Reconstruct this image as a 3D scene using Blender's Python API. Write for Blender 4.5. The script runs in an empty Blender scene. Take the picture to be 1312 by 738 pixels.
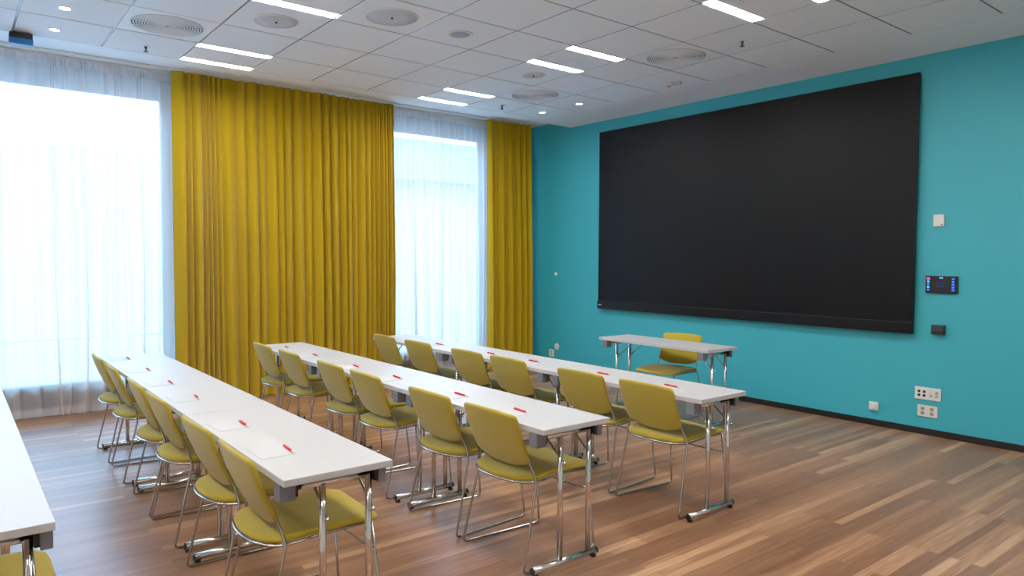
import bpy, bmesh, math, random
from mathutils import Vector, Matrix

random.seed(7)
scene = bpy.context.scene
COL = scene.collection
PI = math.pi

# ------------------------------------------------------------------ materials
def new_mat(name):
    m = bpy.data.materials.new(name)
    m.use_nodes = True
    nt = m.node_tree
    for n in list(nt.nodes):
        nt.nodes.remove(n)
    out = nt.nodes.new('ShaderNodeOutputMaterial')
    return m, nt, out

def srgb(r, g, b):
    def f(c):
        c /= 255.0
        return c / 12.92 if c <= 0.04045 else ((c + 0.055) / 1.055) ** 2.4
    return (f(r), f(g), f(b), 1.0)

def principled(name, col, rough=0.5, metal=0.0, noise=0.0, nscale=30.0, bump=0.0, bscale=200.0,
               sheen=0.0, spec=0.5, emit=None, estr=0.0):
    m, nt, out = new_mat(name)
    p = nt.nodes.new('ShaderNodeBsdfPrincipled')
    p.inputs['Base Color'].default_value = col
    p.inputs['Roughness'].default_value = rough
    p.inputs['Metallic'].default_value = metal
    p.inputs['Specular IOR Level'].default_value = spec
    if sheen:
        p.inputs['Sheen Weight'].default_value = sheen
        p.inputs['Sheen Roughness'].default_value = 0.5
    if emit:
        p.inputs['Emission Color'].default_value = emit
        p.inputs['Emission Strength'].default_value = estr
    tc = nt.nodes.new('ShaderNodeTexCoord')
    if noise:
        n = nt.nodes.new('ShaderNodeTexNoise')
        n.inputs['Scale'].default_value = nscale
        n.inputs['Detail'].default_value = 4
        nt.links.new(tc.outputs['Object'], n.inputs['Vector'])
        mr = nt.nodes.new('ShaderNodeMapRange')
        mr.inputs['To Min'].default_value = 1 - noise
        mr.inputs['To Max'].default_value = 1 + noise
        nt.links.new(n.outputs['Fac'], mr.inputs['Value'])
        mx = nt.nodes.new('ShaderNodeVectorMath')
        mx.operation = 'SCALE'
        mx.inputs[0].default_value = col[:3]
        nt.links.new(mr.outputs['Result'], mx.inputs['Scale'])
        nt.links.new(mx.outputs['Vector'], p.inputs['Base Color'])
    if bump:
        n2 = nt.nodes.new('ShaderNodeTexNoise')
        n2.inputs['Scale'].default_value = bscale
        n2.inputs['Detail'].default_value = 3
        nt.links.new(tc.outputs['Object'], n2.inputs['Vector'])
        b = nt.nodes.new('ShaderNodeBump')
        b.inputs['Strength'].default_value = bump
        b.inputs['Distance'].default_value = 0.002
        nt.links.new(n2.outputs['Fac'], b.inputs['Height'])
        nt.links.new(b.outputs['Normal'], p.inputs['Normal'])
    nt.links.new(p.outputs['BSDF'], out.inputs['Surface'])
    return m

M = {}
M['teal'] = principled('teal_paint', srgb(46, 166, 181), 0.55, noise=0.02, nscale=3, bump=0.15, bscale=350)
M['white_wall'] = principled('white_wall_paint', srgb(214, 212, 206), 0.7, noise=0.02, nscale=3, bump=0.1)
M['window_white'] = principled('window_white_paint', srgb(206, 216, 226), 0.45, noise=0.015, nscale=6)
M['ceiling_tile'] = principled('ceiling_tile_board', srgb(232, 238, 242), 0.85, noise=0.03, nscale=60, bump=0.2, bscale=500)
M['ceiling_board'] = principled('ceiling_plasterboard', srgb(234, 239, 243), 0.55, noise=0.015, nscale=5)
M['grid'] = principled('ceiling_grid_metal', srgb(140, 143, 148), 0.22, noise=0.01)
M['black_base'] = principled('black_skirting', srgb(11, 11, 12), 0.45, noise=0.05)
M['laminate'] = principled('white_laminate', srgb(188, 189, 190), 0.38, noise=0.012, nscale=8, bump=0.05, bscale=600)
M['edge'] = principled('white_table_edge', srgb(190, 189, 187), 0.4, noise=0.01)
M['chrome'] = principled('chrome', (0.72, 0.70, 0.68, 1), 0.13, 1.0, noise=0.02)
M['chrome_thin'] = principled('chrome_rod', (0.46, 0.45, 0.44, 1), 0.16, 1.0, noise=0.02)
M['block'] = principled('grey_plastic', srgb(112, 116, 126), 0.5, noise=0.03)
M['black_plastic'] = principled('black_plastic', srgb(20, 20, 22), 0.45, noise=0.05)
M['dark_plastic'] = principled('dark_plastic', srgb(44, 44, 47), 0.5, noise=0.05)
M['fabric'] = principled('olive_fabric', srgb(172, 150, 34), 0.88, noise=0.07, nscale=160, bump=0.35, bscale=700, sheen=0.25, spec=0.2)
M['curtain'] = principled('mustard_curtain', srgb(178, 146, 6), 0.9, noise=0.05, nscale=220, bump=0.2, bscale=600, sheen=0.2, spec=0.15)
M['screen'] = principled('screen_panel', srgb(4, 4, 6), 0.45, noise=0.04, nscale=2, spec=0.18)
M['screen_frame'] = principled('screen_frame', srgb(10, 10, 12), 0.38, noise=0.04, spec=0.22)
M['white_plastic'] = principled('white_plastic', srgb(222, 221, 217), 0.4, noise=0.01)
M['socket_cream'] = principled('socket_plastic', srgb(214, 209, 200), 0.4, noise=0.01)
M['socket_grey'] = principled('socket_recess', srgb(150, 146, 140), 0.5, noise=0.02)
M['mark'] = principled('pale_mark', srgb(210, 220, 230), 0.5, noise=0.01)
M['pen_red'] = principled('red_pen', srgb(205, 22, 42), 0.3, noise=0.02)
M['pen_clear'] = principled('pen_tip', srgb(226, 214, 214), 0.3, noise=0.02)
M['paper'] = principled('paper', srgb(193, 194, 195), 0.6, noise=0.01)
M['speaker'] = principled('speaker_mesh', srgb(196, 199, 203), 0.7, noise=0.06, nscale=400, bump=0.3, bscale=900)
M['vent_dark'] = principled('vent_recess', srgb(60, 62, 66), 0.8, noise=0.03)
M['vent_ring'] = principled('vent_metal', srgb(226, 229, 233), 0.45, noise=0.01)
M['brass'] = principled('sprinkler_metal', srgb(90, 88, 86), 0.35, 0.8, noise=0.03)
M['facade'] = principled('pale_facade', srgb(164, 118, 102), 0.8, noise=0.04, nscale=0.6)
M['facade_dark'] = principled('grey_facade_band', srgb(126, 104, 95), 0.8, noise=0.04, nscale=0.6)
M['spandrel'] = principled('dark_lower_panel', srgb(30, 31, 34), 0.5, noise=0.05)
M['ground'] = principled('pale_paving', srgb(150, 152, 155), 0.9, noise=0.08, nscale=1.5)
M['lamp'] = principled('lamp_diffuser', (1, 1, 1, 1), 0.5, noise=0.001, emit=(1.0, 0.96, 0.92, 1), estr=56.0)
M['downlamp'] = principled('downlight_diffuser', (1, 1, 1, 1), 0.5, noise=0.001, emit=(1.0, 0.95, 0.88, 1), estr=50.0)
M['icon_blue'] = principled('icon_blue', srgb(20, 60, 140), 0.4, noise=0.01, emit=srgb(30, 110, 255), estr=0.9)
M['icon_cyan'] = principled('icon_cyan', srgb(20, 60, 140), 0.4, noise=0.01, emit=srgb(70, 170, 255), estr=1.2)
M['icon_dim'] = principled('icon_dim', srgb(10, 20, 50), 0.4, noise=0.01, emit=srgb(20, 60, 150), estr=0.35)
M['icon_pink'] = principled('icon_pink', srgb(120, 20, 60), 0.4, noise=0.01, emit=srgb(255, 60, 130), estr=1.0)
M['grey_mesh'] = principled('grey_blue_mesh', srgb(150, 160, 172), 0.6, noise=0.04, nscale=300)
M['box_reflection'] = principled('blue_reflection_cover', srgb(14, 92, 150), 0.3, noise=0.02)  # window reflection under the ceiling box, painted into its cover colour
M['display'] = principled('display_glass', srgb(8, 9, 12), 0.2, noise=0.02)

def floor_mat():
    m, nt, out = new_mat('wood_plank_floor')
    N, L = nt.nodes.new, nt.links.new
    p = N('ShaderNodeBsdfPrincipled')
    tc = N('ShaderNodeTexCoord')
    sep = N('ShaderNodeSeparateXYZ'); L(tc.outputs['Object'], sep.inputs[0])
    comb = N('ShaderNodeCombineXYZ')        # planks run along world y
    L(sep.outputs['Y'], comb.inputs['X']); L(sep.outputs['X'], comb.inputs['Y'])
    def brick(bw, rh, off, mort):
        b = N('ShaderNodeTexBrick')
        b.offset = off; b.offset_frequency = 2; b.squash = 1.0
        b.inputs['Color1'].default_value = (0, 0, 0, 1)
        b.inputs['Color2'].default_value = (1, 1, 1, 1)
        b.inputs['Mortar'].default_value = (0.5, 0.5, 0.5, 1)
        b.inputs['Scale'].default_value = 1.0
        b.inputs['Mortar Size'].default_value = mort
        b.inputs['Mortar Smooth'].default_value = 0.3
        b.inputs['Bias'].default_value = 0.0
        b.inputs['Brick Width'].default_value = bw
        b.inputs['Row Height'].default_value = rh
        L(comb.outputs[0], b.inputs['Vector'])
        return b
    b1 = brick(1.35, 0.052, 0.37, 0.0008)
    b2 = brick(1.9, 0.156, 0.43, 0.0)
    # grain, stretched along the plank
    mp = N('ShaderNodeMapping'); mp.inputs['Scale'].default_value = (1.6, 34.0, 1.0)
    L(comb.outputs[0], mp.inputs['Vector'])
    addv = N('ShaderNodeVectorMath'); addv.operation = 'ADD'
    L(mp.outputs[0], addv.inputs[0])
    sc = N('ShaderNodeVectorMath'); sc.operation = 'SCALE'; sc.inputs['Scale'].default_value = 37.0
    L(b1.outputs['Color'], sc.inputs[0]); L(sc.outputs[0], addv.inputs[1])
    g = N('ShaderNodeTexNoise'); g.inputs['Scale'].default_value = 1.0; g.inputs['Detail'].default_value = 6
    g.inputs['Roughness'].default_value = 0.62; g.inputs['Distortion'].default_value = 0.6
    L(addv.outputs[0], g.inputs['Vector'])
    def math_(op, a, b):
        n = N('ShaderNodeMath'); n.operation = op
        for i, v in enumerate((a, b)):
            if isinstance(v, (int, float)): n.inputs[i].default_value = v
            else: L(v, n.inputs[i])
        return n.outputs[0]
    bsep = N('ShaderNodeSeparateXYZ'); L(b1.outputs['Color'], bsep.inputs[0])
    t = math_('ADD', math_('MULTIPLY', math_('POWER', bsep.outputs[0], 2.4), 0.40), math_('MULTIPLY', b2.outputs['Color'], 0.16))
    mpf = N('ShaderNodeMapping'); mpf.inputs['Scale'].default_value = (5.0, 150.0, 1.0)
    L(comb.outputs[0], mpf.inputs['Vector'])
    gf = N('ShaderNodeTexNoise'); gf.inputs['Scale'].default_value = 1.0; gf.inputs['Detail'].default_value = 3
    L(mpf.outputs[0], gf.inputs['Vector'])
    t = math_('ADD', t, math_('MULTIPLY', math_('SUBTRACT', gf.outputs['Fac'], 0.5), 0.42))
    t = math_('ADD', t, math_('MULTIPLY', g.outputs['Fac'], 0.72))
    t = math_('SUBTRACT', t, 0.10)
    r = N('ShaderNodeValToRGB')
    e = r.color_ramp.elements
    e[0].position = 0.10; e[0].color = srgb(98, 64, 42)
    e[1].position = 0.92; e[1].color = srgb(204, 162, 122)
    x = e.new(0.36); x.color = srgb(132, 90, 62)
    x = e.new(0.58); x.color = srgb(158, 113, 80)
    L(t, r.inputs['Fac'])
    L(r.outputs['Color'], p.inputs['Base Color'])
    rr = math_('ADD', math_('MULTIPLY', g.outputs['Fac'], 0.14), 0.27)
    L(rr, p.inputs['Roughness'])
    bp = N('ShaderNodeBump'); bp.inputs['Strength'].default_value = 0.12; bp.inputs['Distance'].default_value = 0.001
    L(g.outputs['Fac'], bp.inputs['Height']); L(bp.outputs[0], p.inputs['Normal'])
    L(p.outputs['BSDF'], out.inputs['Surface'])
    return m
M['floor'] = floor_mat()

def sheer_mat(name, base, edge):
    m, nt, out = new_mat(name)
    N, L = nt.nodes.new, nt.links.new
    tr = N('ShaderNodeBsdfTransparent'); tr.inputs[0].default_value = (0.98, 0.98, 0.98, 1)
    tl = N('ShaderNodeBsdfTranslucent'); tl.inputs[0].default_value = (0.95, 0.82, 0.75, 1)
    df = N('ShaderNodeBsdfDiffuse'); df.inputs[0].default_value = (0.88, 0.86, 0.84, 1)
    m1 = N('ShaderNodeMixShader'); m1.inputs[0].default_value = 0.42
    L(tl.outputs[0], m1.inputs[1]); L(df.outputs[0], m1.inputs[2])
    lw = N('ShaderNodeLayerWeight'); lw.inputs['Blend'].default_value = 0.35
    mr = N('ShaderNodeMapRange'); mr.inputs['To Min'].default_value = base; mr.inputs['To Max'].default_value = edge
    L(lw.outputs['Facing'], mr.inputs['Value'])
    tc = N('ShaderNodeTexCoord'); ns = N('ShaderNodeTexNoise'); ns.inputs['Scale'].default_value = 300
    L(tc.outputs['Object'], ns.inputs['Vector'])
    ad = N('ShaderNodeMath'); ad.operation = 'MULTIPLY_ADD'; ad.inputs[1].default_value = 0.05
    L(ns.outputs['Fac'], ad.inputs[0]); L(mr.outputs[0], ad.inputs[2])
    m2 = N('ShaderNodeMixShader')
    L(ad.outputs[0], m2.inputs[0]); L(tr.outputs[0], m2.inputs[1]); L(m1.outputs[0], m2.inputs[2])
    L(m2.outputs[0], out.inputs['Surface'])
    return m
M['sheer'] = sheer_mat('sheer_voile', 0.5, 1.0)
M['sheer_head'] = sheer_mat('sheer_heading', 0.68, 0.96)

def glass_mat():
    m, nt, out = new_mat('window_glass')
    N, L = nt.nodes.new, nt.links.new
    tr = N('ShaderNodeBsdfTransparent'); tr.inputs[0].default_value = (0.93, 0.96, 0.98, 1)
    gl = N('ShaderNodeBsdfGlossy'); gl.inputs['Roughness'].default_value = 0.03
    fr = N('ShaderNodeFresnel'); fr.inputs['IOR'].default_value = 1.45
    mx = N('ShaderNodeMixShader')
    L(fr.outputs[0], mx.inputs[0]); L(tr.outputs[0], mx.inputs[1]); L(gl.outputs[0], mx.inputs[2])
    L(mx.outputs[0], out.inputs['Surface'])
    return m
M['glass'] = glass_mat()

# ------------------------------------------------------------------ mesh helpers
class MB:
    def __init__(s):
        s.v = []; s.f = []; s.mi = []; s.sm = []; s.mats = []
    def mat(s, m):
        if m not in s.mats: s.mats.append(m)
        return s.mats.index(m)
    def add(s, vs, fs, m, smooth=False, xf=None):
        o = len(s.v); k = s.mat(m)
        for p in vs:
            p = Vector(p)
            s.v.append(xf @ p if xf else p)
        for f in fs:
            s.f.append([i + o for i in f]); s.mi.append(k); s.sm.append(smooth)
    def bm(s, b, m, smooth=False, xf=None):
        b.verts.index_update()
        s.add([v.co.copy() for v in b.verts], [[v.index for v in f.verts] for f in b.faces], m, smooth, xf)
        b.free()
    def box(s, x0, x1, y0, y1, z0, z1, m, bev=0.0, seg=2, xf=None):
        b = bmesh.new()
        bmesh.ops.create_cube(b, size=1.0)
        for v in b.verts:
            v.co = Vector(((x0 + x1) / 2 + v.co.x * (x1 - x0), (y0 + y1) / 2 + v.co.y * (y1 - y0), (z0 + z1) / 2 + v.co.z * (z1 - z0)))
        if bev > 0:
            bmesh.ops.bevel(b, geom=list(b.edges), offset=bev, segments=seg, profile=0.5, affect='EDGES')
        s.bm(b, m, False, xf)
    def tube(s, pts, r, m, n=10, cap=True, closed=False, xf=None):
        pts = [Vector(p) for p in pts]
        N = len(pts)
        vs = []; fs = []
        t0 = (pts[1] - pts[0]).normalized()
        up = Vector((0, 0, 1)) if abs(t0.z) < 0.9 else Vector((1, 0, 0))
        nrm = (up - t0 * up.dot(t0)).normalized()
        for i in range(N):
            if closed:
                t = (pts[(i + 1) % N] - pts[i - 1]).normalized()
            elif i == 0: t = t0
            elif i == N - 1: t = (pts[-1] - pts[-2]).normalized()
            else: t = ((pts[i + 1] - pts[i]).normalized() + (pts[i] - pts[i - 1]).normalized()).normalized()
            nrm = (nrm - t * nrm.dot(t)).normalized()
            bn = t.cross(nrm)
            rr = r[i] if isinstance(r, (list, tuple)) else r
            for k in range(n):
                a = 2 * PI * k / n
                vs.append(pts[i] + (nrm * math.cos(a) + bn * math.sin(a)) * rr)
        for i in range(N if closed else N - 1):
            j = (i + 1) % N
            for k in range(n):
                k2 = (k + 1) % n
                fs.append([i * n + k, i * n + k2, j * n + k2, j * n + k])
        if cap and not closed:
            fs.append(list(range(n))[::-1]); fs.append([(N - 1) * n + k for k in range(n)])
        s.add(vs, fs, m, True, xf)
    def lathe(s, prof, m, n=32, smooth=True, xf=None):
        vs = []; fs = []
        for (r, z) in prof:
            for k in range(n):
                a = 2 * PI * k / n
                vs.append((r * math.cos(a), r * math.sin(a), z))
        for i in range(len(prof) - 1):
            for k in range(n):
                k2 = (k + 1) % n
                fs.append([i * n + k, i * n + k2, (i + 1) * n + k2, (i + 1) * n + k])
        fs.append(list(range(n))[::-1]); fs.append([(len(prof) - 1) * n + k for k in range(n)])
        s.add(vs, fs, m, smooth, xf)
    def build(s, name, parent=None, loc=None):
        me = bpy.data.meshes.new(name)
        me.from_pydata([tuple(v) for v in s.v], [], s.f)
        for m in s.mats: me.materials.append(m)
        for i, p in enumerate(me.polygons):
            p.material_index = s.mi[i]; p.use_smooth = s.sm[i]
        me.update()
        b = bmesh.new(); b.from_mesh(me)
        bmesh.ops.recalc_face_normals(b, faces=b.faces)
        b.to_mesh(me); b.free()
        o = bpy.data.objects.new(name, me)
        COL.objects.link(o)
        if parent: o.parent = parent
        if loc is not None: o.location = loc
        return o

def fillet(pts, rad, n=5):
    """round the inner corners of a polyline"""
    pts = [Vector(p) for p in pts]
    out = [pts[0]]
    for i in range(1, len(pts) - 1):
        a, b, c = pts[i - 1], pts[i], pts[i + 1]
        d1 = (a - b); d2 = (c - b)
        r = min(rad, d1.length * 0.45, d2.length * 0.45)
        p1 = b + d1.normalized() * r; p2 = b + d2.normalized() * r
        for k in range(n + 1):
            t = k / n
            out.append(p1 * (1 - t) ** 2 + b * 2 * t * (1 - t) + p2 * t * t)
    out.append(pts[-1])
    return out

def tag(o, label=None, cat=None, group=None, kind=None):
    if label: o['label'] = label
    if cat: o['category'] = cat
    if group: o['group'] = group
    if kind: o['kind'] = kind
    return o

def empty(name, loc=(0, 0, 0), rz=0.0):
    o = bpy.data.objects.new(name, None)
    o.empty_display_size = 0.1
    COL.objects.link(o)
    o.location = loc; o.rotation_euler = (0, 0, rz)
    return o

def copy_tree(o, parent=None):
    c = o.copy(); COL.objects.link(c)
    if parent: c.parent = parent
    for ch in list(o.children):
        copy_tree(ch, c)
    return c

def struct(mb, name, parent=None):
    o = mb.build(name, parent)
    if parent is None: o['kind'] = 'structure'
    return o

# ------------------------------------------------------------------ room measures (metres)
ZC = 3.341            # ceiling
XW = -1.35            # window wall inner plane
XR, YB = 8.3, -8.4    # right and rear wall
XE = -0.33            # edge of the dropped ceiling by the curtain pocket
ZP = 3.455            # curtain pocket top
T = 0.74              # table height
W = 0.446             # table depth
LT = 1.3435           # table length

# floor
mb = MB(); mb.box(XW - 0.12, XR, YB, 0.0, -0.06, 0.0, M['floor']); struct(mb, 'floor')
# teal front wall
mb = MB(); mb.box(XW - 0.12, XR + 0.12, 0.0, 0.15, -0.06, 3.62, M['teal']); struct(mb, 'wall_front')
mb = MB(); mb.box(XR, XR + 0.12, YB, 0.0, -0.06, 3.62, M['white_wall']); struct(mb, 'wall_right')
mb = MB(); mb.box(XW - 0.12, XR + 0.12, YB - 0.12, YB, -0.06, 3.62, M['white_wall']); struct(mb, 'wall_back')
# window wall
WIN = [(-8.15, -4.915), (-3.3, -0.775)]
mb = MB()
xa, xb = XW - 0.12, XW
mb.box(xa, xb, YB, 0, 3.235, 3.62, M['window_white'])
mb.box(xa, xb, YB, 0, -0.06, 0.075, M['window_white'])
mb.box(xa, xb, YB, WIN[0][0], 0.075, 3.235, M['window_white'])
mb.box(xa, xb, WIN[0][1], WIN[1][0], 0.075, 3.235, M['window_white'])
mb.box(xa, xb, WIN[1][1], 0, 0.075, 3.235, M['window_white'])
struct(mb, 'wall_left')
for i, (y0, y1) in enumerate(WIN):
    mb = MB()
    x0, x1 = XW - 0.09, XW - 0.03
    fw = 0.045
    mb.box(x0, x1, y0, y1, 3.235 - fw, 3.235, M['window_white'])
    mb.box(x0, x1, y0, y1, 0.075, 0.075 + fw, M['window_white'])
    mb.box(x0, x1, y0, y0 + fw, 0.075 + fw, 3.235 - fw, M['window_white'])
    mb.box(x0, x1, y1 - fw, y1, 0.075 + fw, 3.235 - fw, M['window_white'])
    mb.box(x0, x1, y0 + fw, y1 - fw, 0.720, 0.732, M['window_white'])
    w = struct(mb, 'window_%d' % (i + 1))
    g = MB(); g.box(XW - 0.064, XW - 0.058, y0 + fw, y1 - fw, 0.734, 3.235 - fw, M['glass']); g.build('pane', w)
    g = MB(); g.box(XW - 0.064, XW - 0.058, y0 + fw, y1 - fw, 0.30, 0.718, M['glass']); g.build('pane', w)
    g = MB(); g.box(XW - 0.075, XW - 0.045, y0 + fw, y1 - fw, 0.125, 0.295, M['spandrel']); g.build('lower_panel', w)

# baseboard
mb = MB(); mb.box(-1.0, XR, -0.014, 0.0, 0.0, 0.058, M['black_base'], 0.003); struct(mb, 'baseboard_front')
# added ledge shading the sheer curtains' foot, over a dark lower panel behind them
for i, (y0, y1) in enumerate(WIN):
    mb = MB()
    mb.box(XW - 0.02, -1.215, y0 - 0.03, y1 + 0.03, 0.292, 0.312, M['window_white'], 0.004)
    mb.box(XW, -1.245, y0, y1, 0.0, 0.078, M['window_white'], 0.003)
    mb.box(XW, -1.262, y0 + 0.01, y1 - 0.01, 0.078, 0.292, M['spandrel'])
    struct(mb, 'trim_shade_ledge_%d' % (i + 1))
# threshold strip under the sheer curtain
mb = MB(); mb.box(XW, XW + 0.02, YB, -0.02, 0.0, 0.075, M['window_white'], 0.003); struct(mb, 'baseboard_left')

# ceiling: tiles in a recessed grid, plain board border, curtain pocket
GX = [-0.12, 0.507, 1.147, 1.800, 2.446, 3.090, 3.735, 4.366, 4.990, 5.625, 6.255, 6.885, 7.515, 8.14]
GY = [-0.690 - 0.6243 * k for k in range(13)]
LIGHT_CELLS = {(0, 2), (3, 2), (6, 2), (0, 6), (3, 6), (6, 6), (9, 2), (9, 6), (6, 10), (3, 10), (9, 10)}
VENT_CELLS = {(1, 1), (4, 1), (1, 7)}
mb = MB()
mb.box(GX[0] - 0.02, XR, YB, GY[0] + 0.02, ZC + 0.004, ZC + 0.05, M['grid'])
for i in range(len(GX) - 1):
    for j in range(len(GY) - 1):
        if (i, j) in LIGHT_CELLS or (i, j) in VENT_CELLS: continue
        gp = 0.009
        mb.box(GX[i] + gp, GX[i + 1] - gp, GY[j + 1] + gp, GY[j] - gp, ZC, ZC + 0.02, M['ceiling_tile'])
mb.box(XE, GX[0], YB, 0, ZC, ZC + 0.114, M['ceiling_board'])
mb.box(GX[0], XR, GY[0], 0, ZC, ZC + 0.114, M['ceiling_board'])
mb.box(GX[0], XR, YB, GY[-1], ZC, ZC + 0.114, M['ceiling_board'])
mb.box(XW, XR, YB, 0, ZP, ZP + 0.12, M['ceiling_board'])
struct(mb, 'ceiling')

# ------------------------------------------------------------------ curtains
def curtain_mesh(y0, y1, xc, z0, z1, widths, amp, mat, seed, rows=26, per=9, topk=0.55, drift=0.02, sharp=0.8, flip=1):
    rnd = random.Random(seed)
    tot = sum(widths)
    bs = [y0]
    for w in widths: bs.append(bs[-1] + w * (y1 - y0) / tot)
    n = len(widths)
    A = [amp * rnd.uniform(0.6, 1.25) for _ in range(n)]
    ph = [rnd.uniform(0, 2 * PI) for _ in range(n + 1)]
    fr = [rnd.uniform(0.6, 1.6) for _ in range(n + 1)]
    sk = [rnd.uniform(-0.18, 0.18) for _ in range(n)]
    mbx = MB(); vs = []; fs = []
    cols = n * per + 1
    for r in range(rows + 1):
        z = z0 + (z1 - z0) * r / rows
        h = 1 - r / rows
        bz = []
        for i, b in enumerate(bs):
            d = 0 if i in (0, n) else drift * h * math.sin(ph[i] + fr[i] * h * 2.2)
            bz.append(b + d)
        for c in range(cols):
            i = min(c // per, n - 1); t = (c - i * per) / per
            y = bz[i] + (bz[i + 1] - bz[i]) * t
            tt = min(1, max(0, t + sk[i] * math.sin(PI * t)))
            k = (topk + (1 - topk) * min(1, h * 1.6))
            d = A[i] * k * (math.sin(PI * tt) ** sharp)
            base = 0.004 * math.sin(ph[i] + 1.3 * h)
            vs.append((xc + flip * (d + base * h) , y, z))
    for r in range(rows):
        for c in range(cols - 1):
            a = r * cols + c
            fs.append([a, a + 1, a + cols + 1, a + cols])
    mbx.add(vs, fs, mat, True)
    return mbx

def jitter(n, lo, hi, seed):
    r = random.Random(seed)
    return [r.uniform(lo, hi) for _ in range(n)]

def make_curtain(name, label, y0, y1, xc, widths, amp, mat, head, seed, z0, z1, headh, group=None, **kw):
    root = empty(name, (xc, (y0 + y1) / 2, z0))
    tag(root, label, 'curtain', group)
    def loc(mbx):
        for v in mbx.v:
            v.x -= xc; v.y -= (y0 + y1) / 2; v.z -= z0
        return mbx
    loc(curtain_mesh(y0, y1, xc, z0, z1 - headh * (head is not None), widths, amp, mat, seed, **kw)).build('curtain_panel', root)
    if head is None: return root
    wl = []
    for w in widths:
        wl += [w * 0.5, w * 0.5]
    kk = dict(kw); kk['rows'] = 3; kk['per'] = 5; kk['drift'] = 0; kk['topk'] = 1
    loc(curtain_mesh(y0, y1, xc + 0.004, z1 - headh, z1, wl, amp * 0.5, head, seed + 3, **kk)).build('heading', root)
    return root

wd = [.17, .07, .13, .05, .055, .06, .08, .2] + jitter(11, 0.10, 0.17, 8) + jitter(5, .09, .13, 9) + jitter(7, 0.045, 0.065, 10)
make_curtain('curtain', 'wide mustard yellow pleated curtain hanging between the two windows', -4.935, -2.385, -1.0, wd, 0.105, M['curtain'], None, 11, 0.012, 3.432, 0.075, drift=0.012, per=12)
wd = jitter(9, 0.06, 0.11, 12)
make_curtain('curtain', 'narrow mustard yellow curtain gathered in the corner beside the teal wall', -0.94, -0.175, -1.0, wd, 0.105, M['curtain'], None, 15, 0.012, 3.432, 0.075, drift=0.01, per=12)
wd = jitter(34, 0.04, 0.2, 21)
make_curtain('sheer_curtain', 'tall white translucent sheer curtain over the large left window', -8.2, -4.78, -1.18, wd, 0.075, M['sheer'], M['sheer_head'], 22, 0.02, 3.435, 0.075, sharp=1.0, drift=0.05)
wd = jitter(22, 0.04, 0.14, 27)
make_curtain('sheer_curtain', 'white translucent sheer curtain between the two mustard curtains', -2.62, -0.70, -1.18, wd, 0.065, M['sheer'], M['sheer_head'], 29, 0.02, 3.435, 0.075, sharp=1.0, drift=0.04)
# ceiling tracks
for xx, lab in ((-0.96, 'white ceiling track the mustard curtains hang from'), (-1.15, 'white ceiling track the sheer curtains hang from')):
    mb = MB()
    mb.box(xx - 0.016, xx + 0.016, YB + 0.01, -0.06, 3.437, 3.455, M['white_plastic'], 0.003)
    tag(mb.build('curtain_track'), lab, 'curtain track')

# ------------------------------------------------------------------ outside
mb = MB()
mb.box(-40, XW - 0.2, -40, 40, -3.2, -3.0, M['ground']); struct(mb, 'ground_outside')
root = empty('neighbouring_building', (-16, -4, -3.0))
tag(root, 'pale building outside seen hazily through the sheer curtains', 'building')
mb = MB(); mb.box(-4, 2, -30, 6.5, 0, 7.28, M['facade']); mb.build('facade', root)
mb = MB(); mb.box(-4, 2.6, 6.5, 30, 7.1, 8.4, M['facade_dark']); mb.build('canopy', root)
mb = MB(); mb.box(-4, 2, 6.5, 30, 0, 7.1, M['facade']); mb.build('facade', root)

# ------------------------------------------------------------------ screen
root = empty('wall_display', (2.228, 0, 0.887))
tag(root, 'huge black presentation display mounted on the teal wall', 'screen')
mb = MB()
hw = 1.951
mb.box(-hw, hw, -0.062, -0.03, 0.0, 2.301, M['screen_frame'], 0.006)
mb.build('frame', root)
mb = MB(); mb.box(-hw + 0.012, hw - 0.012, -0.066, -0.06, 0.118, 2.289, M['screen'], 0.002); mb.build('display_panel', root)
mb = MB(); mb.box(-hw + 0.002, hw - 0.002, -0.078, -0.058, 0.004, 0.104, M['screen_frame'], 0.005); mb.build('speaker_bar', root)
mb = MB(); mb.box(-1.75, 1.75, -0.032, 0.0, 0.15, 2.15, M['black_plastic']); mb.build('mount', root)
mb = MB()
for k, (a, b) in enumerate(((0.0, 0.012), (0.015, 0.024), (0.027, 0.043), (0.046, 0.058))):
    mb.box(-hw + 0.022 + a, -hw + 0.022 + b, -0.0795, -0.0775, 0.048, 0.060, M['mark'])
mb.build('logo_mark', root)

# ------------------------------------------------------------------ wall fittings on the teal wall
def wall_root(name, x0, x1, z0, z1, label, cat):
    r = empty(name, ((x0 + x1) / 2, 0, z0)); tag(r, label, cat); return r, (x1 - x0) / 2, z1 - z0

r, h, H = wall_root('thermostat', 4.306, 4.392, 1.836, 1.940, 'small white square room sensor right of the display, topmost on the wall', 'thermostat')
mb = MB(); mb.box(-h, h, -0.024, 0.003, 0, H, M['white_plastic'], 0.006, 3); mb.build('case', r)
mb = MB(); mb.lathe([(0.0055, 0), (0.0055, 0.003), (0.0045, 0.004)], M['dark_plastic'], 16, xf=Matrix.Translation((h * 0.62, -0.0235, H * 0.17)) @ Matrix.Rotation(PI / 2, 4, 'X')); mb.build('button', r)

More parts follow.
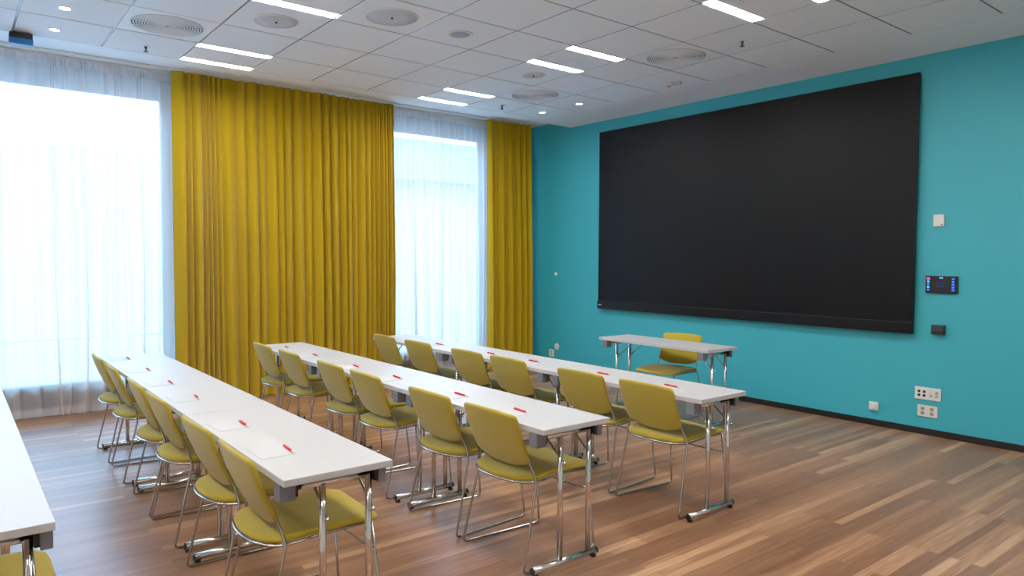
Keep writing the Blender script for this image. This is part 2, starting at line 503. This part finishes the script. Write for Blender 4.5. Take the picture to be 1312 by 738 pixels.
r, h, H = wall_root('touch_panel', 4.258, 4.512, 1.258, 1.408, 'black wall touch panel with glowing blue icons right of the display', 'touch panel')
mb = MB(); mb.box(-h, h, -0.026, 0.003, 0, H, M['black_plastic'], 0.005, 3); mb.build('case', r)
mb = MB()
yf = -0.0285
mb.box(-h + 0.006, h - 0.006, yf + 0.0006, -0.0255, 0.006, H - 0.006, M['display'])
def icon(x, z, w, hh, m):
    mb.box(x - w / 2, x + w / 2, yf, yf + 0.001, z - hh / 2, z + hh / 2, m)
icon(-h + 0.025, H - 0.025, 0.026, 0.02, M['icon_pink'])
for k in range(4): icon(-h + 0.025, H - 0.05 - k * 0.024, 0.018, 0.016, M['icon_cyan'] if k % 2 == 0 else M['icon_blue'])
for k in range(5): icon(h - 0.032, H - 0.025 - k * 0.024, 0.02, 0.015, M['icon_blue'])
icon(0.0, H - 0.016, 0.03, 0.01, M['icon_cyan'])
for k in range(3):
    for q in range(2): icon(-0.03 + k * 0.024, 0.062 + q * 0.026, 0.014, 0.012, M['icon_dim'])
mb.build('display_panel', r)

r, h, H = wall_root('wall_box', 4.322, 4.424, 0.900, 0.982, 'small black box on the wall below the touch panel', 'box')
mb = MB(); mb.box(-h, h, -0.05, 0, 0.0, H, M['black_plastic'], 0.005, 2); mb.build('case', r)
mb = MB(); mb.box(-h + 0.003, h - 0.003, -0.056, -0.049, 0.03, H - 0.003, M['dark_plastic'], 0.003, 2); mb.build('front_cover', r)

def disc_on_wall(mb, x, y, z, rad, th, m, n=20):
    mb.lathe([(rad, 0), (rad, th * 0.8), (rad * 0.93, th)], m, n, xf=Matrix.Translation((x, y, z)) @ Matrix.Rotation(PI / 2, 4, 'X'))

r, h, H = wall_root('connection_plate', 4.190, 4.404, 0.312, 0.421, 'upper white wall plate with four round black connectors low on the wall', 'socket plate')
mb = MB(); mb.box(-h, h, -0.012, 0, 0, H, M['white_plastic'], 0.003, 2); mb.build('plate', r)
for xx in (-0.070, -0.027):
    for zz in (0.070, 0.036):
        mb = MB(); disc_on_wall(mb, xx, -0.0115, zz, 0.0125, 0.004, M['black_plastic']); mb.build('connector', r)
for xx in (0.028, 0.074):
    mb = MB(); mb.box(xx - 0.019, xx + 0.019, -0.0145, -0.011, 0.020, 0.092, M['socket_cream'], 0.0012)
    mb.box(xx - 0.010, xx + 0.010, -0.0155, -0.0143, 0.030, 0.046, M['socket_grey'])
    if xx > 0.05: mb.box(xx - 0.010, xx + 0.012, -0.0155, -0.0143, 0.055, 0.082, M['socket_grey'])
    mb.build('socket_module', r)

r, h, H = wall_root('power_socket', 4.216, 4.380, 0.160, 0.261, 'lower cream wall plate with four power outlets near the black baseboard', 'socket')
mb = MB(); mb.box(-h, h, -0.012, 0, 0, H, M['socket_cream'], 0.003, 2); mb.build('plate', r)
for xx in (-0.038, 0.038):
    for zz in (0.071, 0.031):
        mb = MB(); disc_on_wall(mb, xx, -0.0115, zz, 0.017, 0.002, M['socket_grey'])
        mb.box(xx - 0.009, xx - 0.005, -0.0145, -0.0133, zz - 0.003, zz + 0.003, M['dark_plastic'])
        mb.box(xx + 0.005, xx + 0.009, -0.0145, -0.0133, zz - 0.003, zz + 0.003, M['dark_plastic'])
        mb.build('outlet', r)

r, h, H = wall_root('wall_socket', 3.793, 3.878, 0.145, 0.220, 'single small white outlet low on the wall under the display', 'socket')
mb = MB(); mb.box(-h, h, -0.018, 0, 0, H, M['white_plastic'], 0.004, 2); mb.build('plate', r)
mb = MB(); mb.box(-0.012, 0.026, -0.040, -0.017, 0.018, 0.052, M['white_plastic'], 0.005, 2); mb.build('plug', r)

r, h, H = wall_root('wall_socket', -0.742, -0.640, 0.140, 0.242, 'white wall outlet beside the corner curtain, below a round disc', 'socket')
mb = MB(); mb.box(-h, h, -0.012, 0, 0, H, M['white_plastic'], 0.004, 2); mb.build('plate', r)
for zz in (0.033, 0.070):
    mb = MB(); disc_on_wall(mb, 0, -0.0115, zz, 0.014, 0.002, M['socket_grey']); mb.build('outlet', r)
mb = MB()
disc_on_wall(mb, 0, 0, 0, 0.046, 0.014, M['white_plastic'], 28)
tag(mb.build('wall_disc', None, (-0.585, 0, 0.292)), 'round white wall disc beside the outlet in the corner', 'wall disc')
mb = MB()
disc_on_wall(mb, 0, 0, 0, 0.024, 0.012, M['white_plastic'], 20)
disc_on_wall(mb, 0, -0.011, 0, 0.008, 0.018, M['white_plastic'], 14)
tag(mb.build('wall_sensor', None, (-0.615, 0, 1.323)), 'tiny round white sensor alone on the teal wall left of the display', 'sensor')

# ------------------------------------------------------------------ ceiling fixtures
SEEN_LIGHT = {(0, 6): 'ceiling luminaire with two light strips above the left end of the wide mustard curtain',
              (0, 2): 'ceiling luminaire with two light strips near the narrow sheer curtain',
              (3, 2): 'ceiling luminaire with two light strips in the middle, left of the display top',
              (6, 2): 'ceiling luminaire with two light strips cut by top edge, above the display',
              (3, 6): 'ceiling luminaire at the top edge between two round speaker grilles'}
proto = None
for (i, j) in sorted(LIGHT_CELLS):
    x0, x1, y0, y1 = GX[i], GX[i + 1], GY[j + 1], GY[j]
    cx, cy = (x0 + x1) / 2, (y0 + y1) / 2
    if proto is None:
        a = 0.312; b = 0.306
        proto = empty('ceiling_luminaire')
        m_ = MB(); m_.box(-a + 0.098, a - 0.098, -b, b, 0.001, 0.012, M['ceiling_board'])
        for sx in (-1, 1):
            xs = sorted((sx * (a - 0.003), sx * a)); m_.box(xs[0], xs[1], -b, b, 0.0, 0.012, M['ceiling_board'])
        m_.build('panel', proto)
        for sx in (-1, 1):
            d = MB(); xs = sorted((sx * (a - 0.004), sx * (a - 0.097)))
            d.box(xs[0], xs[1], -b + 0.003, b - 0.003, 0.003, 0.010, M['lamp']); d.build('light_strip', proto)
        o = proto
    else:
        o = copy_tree(proto)
    o.location = (cx, cy, ZC - 0.001)
    tag(o, SEEN_LIGHT.get((i, j), 'white ceiling luminaire outside the picture frame with two light strips'), 'ceiling light', 'recessed ceiling luminaires')

SEEN_VENT = {(1, 7): 'round perforated ceiling vent at upper left above the sheer curtain',
             (1, 1): 'round perforated ceiling vent nearest the corner of curtain and teal wall',
             (4, 1): 'round perforated ceiling vent in front of the display top edge'}
proto = None
for c, lab in SEEN_VENT.items():
    i, j = c
    cx, cy = (GX[i] + GX[i + 1]) / 2, (GY[j] + GY[j + 1]) / 2
    if proto is None:
        proto = empty('air_vent')
        a, b = 0.313, 0.306
        m_ = MB(); m_.box(-a, a, -b, b, 0.002, 0.012, M['ceiling_board']); m_.build('panel', proto)
        m_ = MB(); m_.lathe([(0.262, 0.0), (0.262, 0.0035)], M['vent_dark'], 48, False); m_.build('recess', proto)
        m_ = MB()
        for k in range(13):
            R0 = 0.262 - k * 0.0195
            prof = [(R0, -0.0035), (R0, 0.001)]
            n = 56
            vs = []; fs = []
            for q in range(n):
                an = 2 * PI * q / n; ca, sa = math.cos(an), math.sin(an)
                for rr, zz in ((R0, 0.001), (R0 - 0.001, -0.0045), (R0 - 0.0085, -0.0045), (R0 - 0.0095, 0.001)):
                    vs.append((max(rr, 0.001) * ca, max(rr, 0.001) * sa, zz))
            for q in range(n):
                q2 = (q + 1) % n
                for e in range(3):
                    fs.append([q * 4 + e, q * 4 + e + 1, q2 * 4 + e + 1, q2 * 4 + e])
            m_.add(vs, fs, M['vent_ring'], True)
        for q in range(24):      # radial webs between the slots
            an = 2 * PI * q / 24
            m_.box(0.03, 0.258, -0.0012, 0.0012, -0.0035, 0.001, M['vent_ring'], xf=Matrix.Rotation(an, 4, 'Z'))
        m_.build('grille', proto)
        o = proto
    else:
        o = copy_tree(proto)
    o.location = (cx, cy, ZC)
    tag(o, lab, 'air vent', 'round ceiling vents')

def speaker(x, y, r_, label):
    o = empty('ceiling_speaker', (x, y, ZC)); tag(o, label, 'speaker')
    m_ = MB(); m_.lathe([(r_, 0), (r_, -0.006), (r_ - 0.006, -0.009), (r_ - 0.012, -0.006), (r_ - 0.012, 0)], M['vent_ring'], 48); m_.build('rim', o)
    m_ = MB(); m_.lathe([(r_ - 0.010, 0), (r_ - 0.010, -0.004), (r_ * 0.5, -0.0055), (0.01, -0.006)], M['speaker'], 48); m_.build('grille', o)
    m_ = MB(); m_.lathe([(0.008, -0.005), (0.008, -0.014), (0.004, -0.018)], M['dark_plastic'], 12); m_.build('badge', o)
speaker(1.47, -4.755, 0.168, 'medium round grey ceiling speaker at upper left beside the luminaire')
speaker(2.115, -4.118, 0.200, 'largest round grey ceiling speaker at the top, in an empty tile')
speaker(1.495, -2.215, 0.115, 'small round grey ceiling speaker above the sheer curtain and vent')
o = empty('smoke_detector', (2.10, -3.495, ZC)); tag(o, 'small round white ringed fitting alone in a ceiling tile', 'detector')
m_ = MB(); m_.lathe([(0.102, 0), (0.102, -0.006), (0.094, -0.010), (0.080, -0.007), (0.078, 0)], M['white_plastic'], 40); m_.build('ring', o)
m_ = MB(); m_.lathe([(0.079, 0), (0.079, -0.004), (0.03, -0.005), (0.004, -0.0055)], M['grey_mesh'], 40); m_.build('grille', o)

for (x, y, lab) in ((0.782, -6.05, 'round lit downlight at upper left, the one farther from the sheer curtain'),
                    (0.160, -6.05, 'round lit downlight at upper left nearest the black ceiling box'),
                    (0.836, -0.965, 'round lit downlight near the teal wall, the right one of the corner pair'),
                    (0.195, -0.973, 'round lit downlight nearest the corner curtain, left one of the corner pair')):
    o = empty('downlight', (x, y, ZC)); tag(o, lab, 'downlight', 'small round downlights')
    m_ = MB(); m_.lathe([(0.046, 0), (0.046, -0.003), (0.038, -0.005), (0.033, -0.002), (0.033, 0)], M['white_plastic'], 28); m_.build('rim', o)
    m_ = MB(); m_.lathe([(0.034, 0), (0.034, -0.002), (0.01, -0.0025)], M['downlamp'], 28); m_.build('diffuser', o)

for (x, y, lab) in ((0.134, -5.39, 'small metal sprinkler hanging from the ceiling above the left sheer curtain'),
                    (3.424, -1.60, 'small metal sprinkler on the ceiling above the display'),
                    (0.197, -1.605, 'small metal sprinkler on the ceiling near the corner luminaire')):
    o = empty('ceiling_sprinkler', (x, y, ZC)); tag(o, lab, 'sprinkler', 'ceiling sprinklers')
    m_ = MB(); m_.lathe([(0.034, 0.015), (0.034, -0.002), (0.02, -0.006)], M['vent_ring'], 20); m_.build('escutcheon', o)
    m_ = MB(); m_.lathe([(0.011, -0.004), (0.011, -0.02), (0.006, -0.024), (0.006, -0.044), (0.009, -0.046)], M['brass'], 12)
    for s_ in (-1, 1): m_.tube([(s_ * 0.010, 0, -0.016), (s_ * 0.016, 0, -0.028), (s_ * 0.004, 0, -0.046)], 0.0022, M['brass'], 6)
    m_.build('nozzle', o)
    m_ = MB(); m_.lathe([(0.020, -0.046), (0.020, -0.049), (0.004, -0.050)], M['brass'], 14); m_.build('deflector', o)

# motion detector: white box with a tilted grey snout
o = empty('motion_detector', (2.14, -0.95, ZC)); tag(o, 'white motion detector box on ceiling above the display', 'detector')
m_ = MB(); m_.box(-0.055, 0.055, -0.04, 0.04, -0.035, 0.0, M['white_plastic'], 0.008, 2); m_.build('case', o)
m_ = MB(); m_.box(0.05, 0.13, -0.03, 0.03, -0.03, -0.004, M['speaker'], 0.006, 2, xf=Matrix.Rotation(0.25, 4, 'Z')); m_.build('sensor', o)
m_ = MB(); m_.lathe([(0.012, -0.034), (0.011, -0.040), (0.004, -0.043)], M['dark_plastic'], 14); m_.build('lens', o)

# black box under the ceiling at the far left
o = empty('ceiling_box', (-0.10, -6.255, ZC)); tag(o, 'small black box with a painted blue reflection fixed under the ceiling at the far left', 'box')
m_ = MB(); m_.box(-0.05, 0.05, -0.078, 0.078, -0.098, -0.012, M['black_plastic'], 0.006, 2); m_.build('case', o)
m_ = MB(); m_.box(-0.053, 0.053, -0.081, 0.081, -0.104, -0.056, M['box_reflection'], 0.005, 2); m_.build('lower_cover', o)
m_ = MB()
for s_ in (-1, 1): m_.box(-0.012, 0.012, s_ * 0.045 - 0.006, s_ * 0.045 + 0.006, -0.014, 0.0, M['brass'])
m_.build('bracket', o)

# ------------------------------------------------------------------ tables
def make_table():
    root = empty('folding_table')
    hl, hw_ = LT / 2, W / 2
    m_ = MB()
    m_.box(-hl + 0.001, hl - 0.001, -hw_, hw_, T - 0.027, T, M['laminate'], 0.0025, 2)
    m_.build('tabletop', root)
    for s_ in (-1, 1):
        xe = s_ * (hl - 0.085)
        # grey hinge blocks at both ends of the rail
        for (ya, yb, yi0, yi1) in ((-0.221, -0.158, -0.160, -0.146), (0.186, 0.221, 0.170, 0.188)):
            m_ = MB()
            xs = sorted((s_ * (hl - 0.052), s_ * (hl - 0.112)))
            m_.box(xs[0], xs[1], ya, yb, T - 0.100, T - 0.027, M['block'], 0.004, 2)
            m_.box(xs[0] + 0.006, xs[1] - 0.006, yi0, yi1, T - 0.090, T - 0.027, M['black_plastic'], 0.003, 2)
            m_.build('hinge_block', root)
        # top rail
        m_ = MB()
        m_.tube([(xe, -0.150, T - 0.062), (xe, 0.180, T - 0.062)], 0.0125, M['chrome'], 12)
        m_.build('top_rail', root)
        # uprights
        for yy in (-0.040, 0.156):
            l = MB()
            l.tube([(xe, yy, 0.040), (xe, yy, T - 0.062)], 0.0145, M['chrome'], 14)
            lo = l.build('leg', root)
            # folding brace from the upright to the underside
            b = MB()
            q = fillet([(xe, yy + 0.016, 0.535), (xe - s_ * 0.03, yy + 0.016, 0.56), (xe - s_ * 0.20, yy + 0.016, T - 0.045), (xe - s_ * 0.23, yy + 0.016, T - 0.028)], 0.02)
            b.tube(q, 0.0055, M['chrome_thin'], 8)
            b.lathe([(0.009, -0.004), (0.009, 0.022), (0.006, 0.026)], M['chrome'], 10, xf=Matrix.Translation((xe, yy + 0.012, 0.535)) @ Matrix.Rotation(PI / 2, 4, 'Y'))
            b.build('brace', lo)
        # floor bar with black end caps and glides
        m_ = MB()
        m_.tube([(xe, -0.213, 0.032), (xe, 0.208, 0.032)], 0.0175, M['chrome'], 14)
        fo = m_.build('foot_bar', root)
        for sy in (-0.216, 0.211):
            e = MB()
            e.tube([(xe, sy, 0.032), (xe, sy + (0.006 if sy > 0 else -0.006), 0.032)], 0.0178, M['black_plastic'], 14)
            yy = sy * 0.93
            e.lathe([(0.016, 0.0), (0.016, 0.012), (0.010, 0.018)], M['black_plastic'], 14, xf=Matrix.Translation((xe, yy, 0)))
            e.build('foot_cap', fo)
    return root

ROW_Y = {'A': -5.375, 'B': -4.132, 'C': -2.940, 'D': -6.516}
ROW_X = {'A': 4.388, 'B': 4.392, 'C': 4.399, 'D': 4.351}
ROWNAME = {'C': 'in the row closest to the teal wall', 'B': 'in the middle row facing the wide mustard curtain end',
           'A': 'in the long left row ending at the sheer curtain', 'D': 'at the left frame edge'}
TL = {
 'A': ['white folding table at the sheer curtain end of the left row', 'white folding table in the middle of the left row', 'white folding table at the near end of the left row'],
 'B': ['white folding table at the mustard curtain end of the middle row', 'white folding table in the centre of the middle row', 'white folding table at the near end of the middle row'],
 'C': ['white folding table at the curtain end of the row closest to the display', 'white folding table in the centre of the row closest to the display', 'white folding table at the near end of the row closest to the display'],
 'D': ['white folding table cut off by the left edge, farthest one of that row', 'white folding table at the left edge, behind its nearer neighbour', 'white folding table corner in the left foreground, closest to the camera'],
}
proto = make_table()
first = True
for rw in 'ABCD':
    for k in range(3):
        o = proto if first else copy_tree(proto)
        first = False
        o.location = (ROW_X[rw] - LT * (2 - k) - LT / 2, ROW_Y[rw] - W / 2, 0)
        tag(o, TL[rw][k], 'table', 'white folding tables')
o = copy_tree(proto)
o.location = ((1.7425 + 3.079) / 2, -1.0786 - W / 2, 0)
o.rotation_euler = (0, 0, 0)
tag(o, 'single white folding table standing alone in front of the display', 'table', 'white folding tables')

# ------------------------------------------------------------------ chairs
def panel(outline, thick, bulge, fmap, mat, rings=(1.0, 0.985, 0.93, 0.8, 0.6, 0.35, 0.12)):
    """closed pillow panel: outline (u,v) scaled inward in rings, thickness along w, mapped by fmap(u,v,w)"""
    n = len(outline)
    cu = sum(p[0] for p in outline) / n; cv = sum(p[1] for p in outline) / n
    vs = []; fs = []
    def ring(s, w):
        for (u, v) in outline:
            vs.append(fmap(cu + (u - cu) * s, cv + (v - cv) * s, w))
    prof = []
    for s in rings:
        e = 1 - s
        t = thick / 2 * min(1.0, math.sqrt(max(0, 1 - (1 - min(1, e / 0.05)) ** 2)))
        prof.append((s, t, t + bulge * (1 - s ** 4)))
    seq = [(s, -t) for s, t, tb in reversed(prof)] + [(s, tb) for s, t, tb in prof[1:]]
    for s, w in seq: ring(s, w)
    k = len(seq)
    for i in range(k - 1):
        for j in range(n):
            j2 = (j + 1) % n
            fs.append([i * n + j, i * n + j2, (i + 1) * n + j2, (i + 1) * n + j])
    # centre fans
    vs.append(fmap(cu, cv, seq[0][1])); c0 = len(vs) - 1
    vs.append(fmap(cu, cv, seq[-1][1])); c1 = len(vs) - 1
    for j in range(n):
        j2 = (j + 1) % n
        fs.append([c0, j2, j]); fs.append([c1, (k - 1) * n + j, (k - 1) * n + j2])
    m_ = MB(); m_.add(vs, fs, mat, True)
    return m_

def rounded(poly, radii, seg=6, sub=5):
    """polygon with rounded corners, subdivided sides"""
    n = len(poly); out = []
    P = [Vector(p) for p in poly]
    segs = []
    for i in range(n):
        a, b, c = P[i - 1], P[i], P[(i + 1) % n]
        r = radii[i]
        p1 = b + (a - b).normalized() * r; p2 = b + (c - b).normalized() * r
        arc = []
        for k in range(seg + 1):
            t = k / seg
            arc.append(p1 * (1 - t) ** 2 + b * 2 * t * (1 - t) + p2 * t * t)
        segs.append(arc)
    for i in range(n):
        out += segs[i]
        a = segs[i][-1]; b = segs[(i + 1) % n][0]
        for k in range(1, sub):
            out.append(a + (b - a) * k / sub)
    return [(p.x, p.y) for p in out]

def make_chair():
    root = empty('conference_chair')
    # ---- seat
    # outline in (x, y): rear bulges between the rods, front slightly narrower
    rear = [(-0.232, -0.150), (-0.20, -0.205), (-0.13, -0.245), (-0.05, -0.260), (0.05, -0.260), (0.13, -0.245), (0.20, -0.205), (0.232, -0.150)]
    ol = rounded(rear + [(0.236, 0.02), (0.222, 0.262), (-0.222, 0.262), (-0.236, 0.02)],
                 [0.02] * 8 + [0.06, 0.06, 0.06, 0.06], 4, 4)
    def fseat(u, v, w):
        z = 0.458
        if v < -0.05: z -= 0.10 * ((-0.05 - v)) * 1.0          # rear dips
        if v > 0.12: z -= 0.55 * (v - 0.12) ** 2               # waterfall front
        z += 0.10 * u * u                                       # side dish
        if v < -0.12: z += 0.9 * (-(v + 0.12)) ** 2
        return (u, v, z + w)
    seat = panel(ol, 0.024, 0.010, fseat, M['fabric']).build('seat', root)
    # ---- chrome rim rod under the seat edge
    rim = MB()
    pts = []
    half = [(0.205, 0.215), (0.226, 0.02), (0.236, -0.150), (0.203, -0.208), (0.132, -0.248), (0.045, -0.264)]
    full = half + [(-x, y) for x, y in reversed(half)]
    for (x, y) in fillet([(x, y, 0) for x, y in full], 0.05, 4) if False else [(Vector((x, y, 0))).xy for x, y in full]:
        z = fseat(x, y, 0)[2] - 0.016
        pts.append((x, y, z))
    rim.tube(fillet(pts, 0.04, 4), 0.0064, M['chrome_thin'], 8)
    rim.build('seat_frame', root)
    # ---- backrest
    bo = rounded([(-0.219, 0.026), (-0.10, -0.014), (0.10, -0.014), (0.219, 0.026), (0.223, 0.308), (0.08, 0.318), (-0.08, 0.318), (-0.222, 0.31)],
                 [0.030, 0.05, 0.05, 0.030, 0.030, 0.03, 0.03, 0.030], 5, 4)
    def fback(u, v, w):
        # v up the back, w toward the sitter (+y)
        t = v / 0.32
        y = -0.178 - 0.116 * t - 0.010 * math.sin(PI * max(0, min(1, t)))
        y += 0.30 * u * u                                       # wraps forward at the sides
        z = 0.505 + v * 0.897
        return (u, y + w, z + w * 0.3)
    panel(bo, 0.020, 0.006, fback, M['fabric']).build('backrest', root)
    # ---- side rods: backrest - seat corner - floor - front leg
    for s_ in (-1, 1):
        m_ = MB()
        q = [(s_ * 0.204, -0.232, 0.640), (s_ * 0.213, -0.172, 0.510), (s_ * 0.238, -0.156, 0.436), (s_ * 0.258, -0.256, 0.0075),
             (s_ * 0.226, 0.262, 0.0075), (s_ * 0.206, 0.222, 0.438)]
        m_.tube(fillet(q, 0.030, 5), 0.0064, M['chrome_thin'], 8)
        m_.build('side_frame', root)
    m_ = MB()
    m_.tube([(-0.212, 0.235, 0.325), (-0.1, 0.225, 0.318), (0.1, 0.225, 0.318), (0.212, 0.235, 0.325)], 0.0052, M['chrome_thin'], 8)
    m_.build('crossbar', root)
    return root

CX = [0.67, 1.29, 2.075, 2.63, 3.42, 4.005]
ORD = ['at the far end', 'second from the far end', 'third from the far end', 'third from the near end', 'second from the near end', 'nearest the camera']
RN = {'A': 'of the left row beside the sheer curtain', 'B': 'of the middle row', 'C': 'of the row closest to the display'}
proto = make_chair()
first = True
for rw, back in (('C', -0.014), ('B', -0.018), ('A', -0.036)):
    for k, cx in enumerate(CX):
        o = proto if first else copy_tree(proto)
        first = False
        rz = random.Random(k * 7 + ord(rw)).uniform(-0.025, 0.025)
        o.location = (cx, ROW_Y[rw] - W + 0.257 + back, 0)
        o.rotation_euler = (0, 0, rz)
        tag(o, 'olive yellow chair %s %s' % (ORD[k], RN[rw]), 'chair', 'olive chairs along the table rows')
o = copy_tree(proto)
o.location = (4.0, ROW_Y['D'] - W + 0.257 - 0.045, 0); o.rotation_euler = (0, 0, 0)
tag(o, 'olive yellow chair seat under the table in the lower left corner', 'chair', 'olive chairs along the table rows')
o = copy_tree(proto)
o.location = (2.375, -1.20, 0); o.rotation_euler = (0, 0, PI + 0.12)
tag(o, 'olive yellow chair facing the room behind the lone table at the display', 'chair')

# ------------------------------------------------------------------ sheets of paper and red pens
def make_pen():
    root = empty('pen')
    m_ = MB()
    m_.tube([(-0.069, 0, 0.0058), (-0.060, 0, 0.0058), (0.040, 0, 0.0058)], [0.0048, 0.0055, 0.0055], M['pen_red'], 10)
    m_.build('barrel', root)
    m_ = MB(); m_.tube([(0.040, 0, 0.0058), (0.055, 0, 0.0056), (0.066, 0, 0.005), (0.070, 0, 0.005)], [0.0052, 0.0045, 0.0018, 0.0008], M['pen_clear'], 10); m_.build('tip', root)
    m_ = MB(); m_.box(-0.064, -0.022, -0.0016, 0.0016, 0.0112, 0.0130, M['pen_red'], 0.0004); m_.build('clip', root)
    return root
PX = {'A': [0.64, 1.355, 2.0, 2.61, 3.43, 4.005], 'B': [0.725, 1.353, 2.099, 2.704, 3.459, 4.02], 'C': [None, 1.333, 2.138, 2.691, 3.445, 4.038]}
PY = {'A': -5.655, 'B': -4.408, 'C': -3.195}
pp = None; pen0 = None
PN = {'A': 'of the left row', 'B': 'of the middle row', 'C': 'of the display row'}
for rw in 'ABC':
    for k in range(6):
        x = PX[rw][k]
        if x is None: continue
        if pp is None:
            m_ = MB(); m_.box(-0.105, 0.105, -0.074, 0.074, 0.0, 0.0012, M['paper'])
            pp = m_.build('paper_sheet'); s = pp
        else:
            s = pp.copy(); COL.objects.link(s)
        s.location = (x - 0.040, PY[rw] - 0.062, T + 0.0002)
        tag(s, 'paper sheet under the pen, by chair %s %s' % (ORD[k], PN[rw]), 'paper', 'paper sheets on the tables')
        if pen0 is None:
            pen0 = make_pen(); p = pen0
        else:
            p = copy_tree(pen0)
        p.location = (x, PY[rw], T + 0.0015)
        p.rotation_euler = (0, 0, random.Random(k + ord(rw) * 3).uniform(-0.06, 0.06))
        tag(p, 'red pen by chair %s %s' % (ORD[k], PN[rw]), 'pen', 'red pens on the paper sheets')

# ------------------------------------------------------------------ light
w = bpy.data.worlds.new('overcast_sky'); scene.world = w; w.use_nodes = True
nt = w.node_tree
for n in list(nt.nodes): nt.nodes.remove(n)
out = nt.nodes.new('ShaderNodeOutputWorld'); bg = nt.nodes.new('ShaderNodeBackground')
tcw = nt.nodes.new('ShaderNodeTexCoord'); sxyz = nt.nodes.new('ShaderNodeSeparateXYZ')
nt.links.new(tcw.outputs['Generated'], sxyz.inputs[0])
rampw = nt.nodes.new('ShaderNodeValToRGB')          # overcast sky: pale horizon, deeper blue and brighter overhead
rampw.color_ramp.elements[0].position = 0.10; rampw.color_ramp.elements[0].color = (0.056, 0.061, 0.068, 1)
rampw.color_ramp.elements[1].position = 0.85; rampw.color_ramp.elements[1].color = (0.12, 0.50, 0.95, 1)
mid = rampw.color_ramp.elements.new(0.32); mid.color = (0.070, 0.093, 0.118, 1)
nt.links.new(sxyz.outputs['Z'], rampw.inputs['Fac'])
nt.links.new(rampw.outputs['Color'], bg.inputs['Color'])
bg.inputs['Strength'].default_value = 46.0
nt.links.new(bg.outputs[0], out.inputs['Surface'])
for i, (y0, y1) in enumerate(WIN):
    ld = bpy.data.lights.new('window_portal', 'AREA')
    ld.shape = 'RECTANGLE'; ld.size = 3.1; ld.size_y = y1 - y0
    ld.cycles.is_portal = True
    lo = bpy.data.objects.new('window_portal', ld); COL.objects.link(lo)
    lo.location = (XW - 0.14, (y0 + y1) / 2, 1.68)
    lo.rotation_euler = (0, -PI / 2, 0)

# ------------------------------------------------------------------ camera
cd = bpy.data.cameras.new('camera'); cam = bpy.data.objects.new('camera', cd); COL.objects.link(cam)
yaw, pitch, roll, fpx = 0.89969, -0.0426, 0.00413, 910.405
f = Vector((-math.sin(yaw) * math.cos(pitch), math.cos(yaw) * math.cos(pitch), math.sin(pitch)))
r0 = Vector((math.cos(yaw), math.sin(yaw), 0)); u0 = r0.cross(f)
r = r0 * math.cos(roll) + u0 * math.sin(roll); u = -r0 * math.sin(roll) + u0 * math.cos(roll)
mat = Matrix((( r.x, u.x, -f.x, 6.88926), (r.y, u.y, -f.y, -6.75615), (r.z, u.z, -f.z, 1.55087), (0, 0, 0, 1)))
cam.matrix_world = mat
cd.sensor_width = 36.0; cd.lens = fpx / 1312 * 36.0
cd.clip_start = 0.05; cd.clip_end = 200
scene.camera = cam

scene.view_settings.view_transform = 'Standard'
scene.view_settings.look = 'None'
scene.view_settings.exposure = 0.47
scene.view_settings.gamma = 1.13
scene.cycles.use_denoising = True
scene.cycles.max_bounces = 10
scene.cycles.diffuse_bounces = 5
scene.cycles.transparent_max_bounces = 16
scene.cycles.sample_clamp_indirect = 8.0
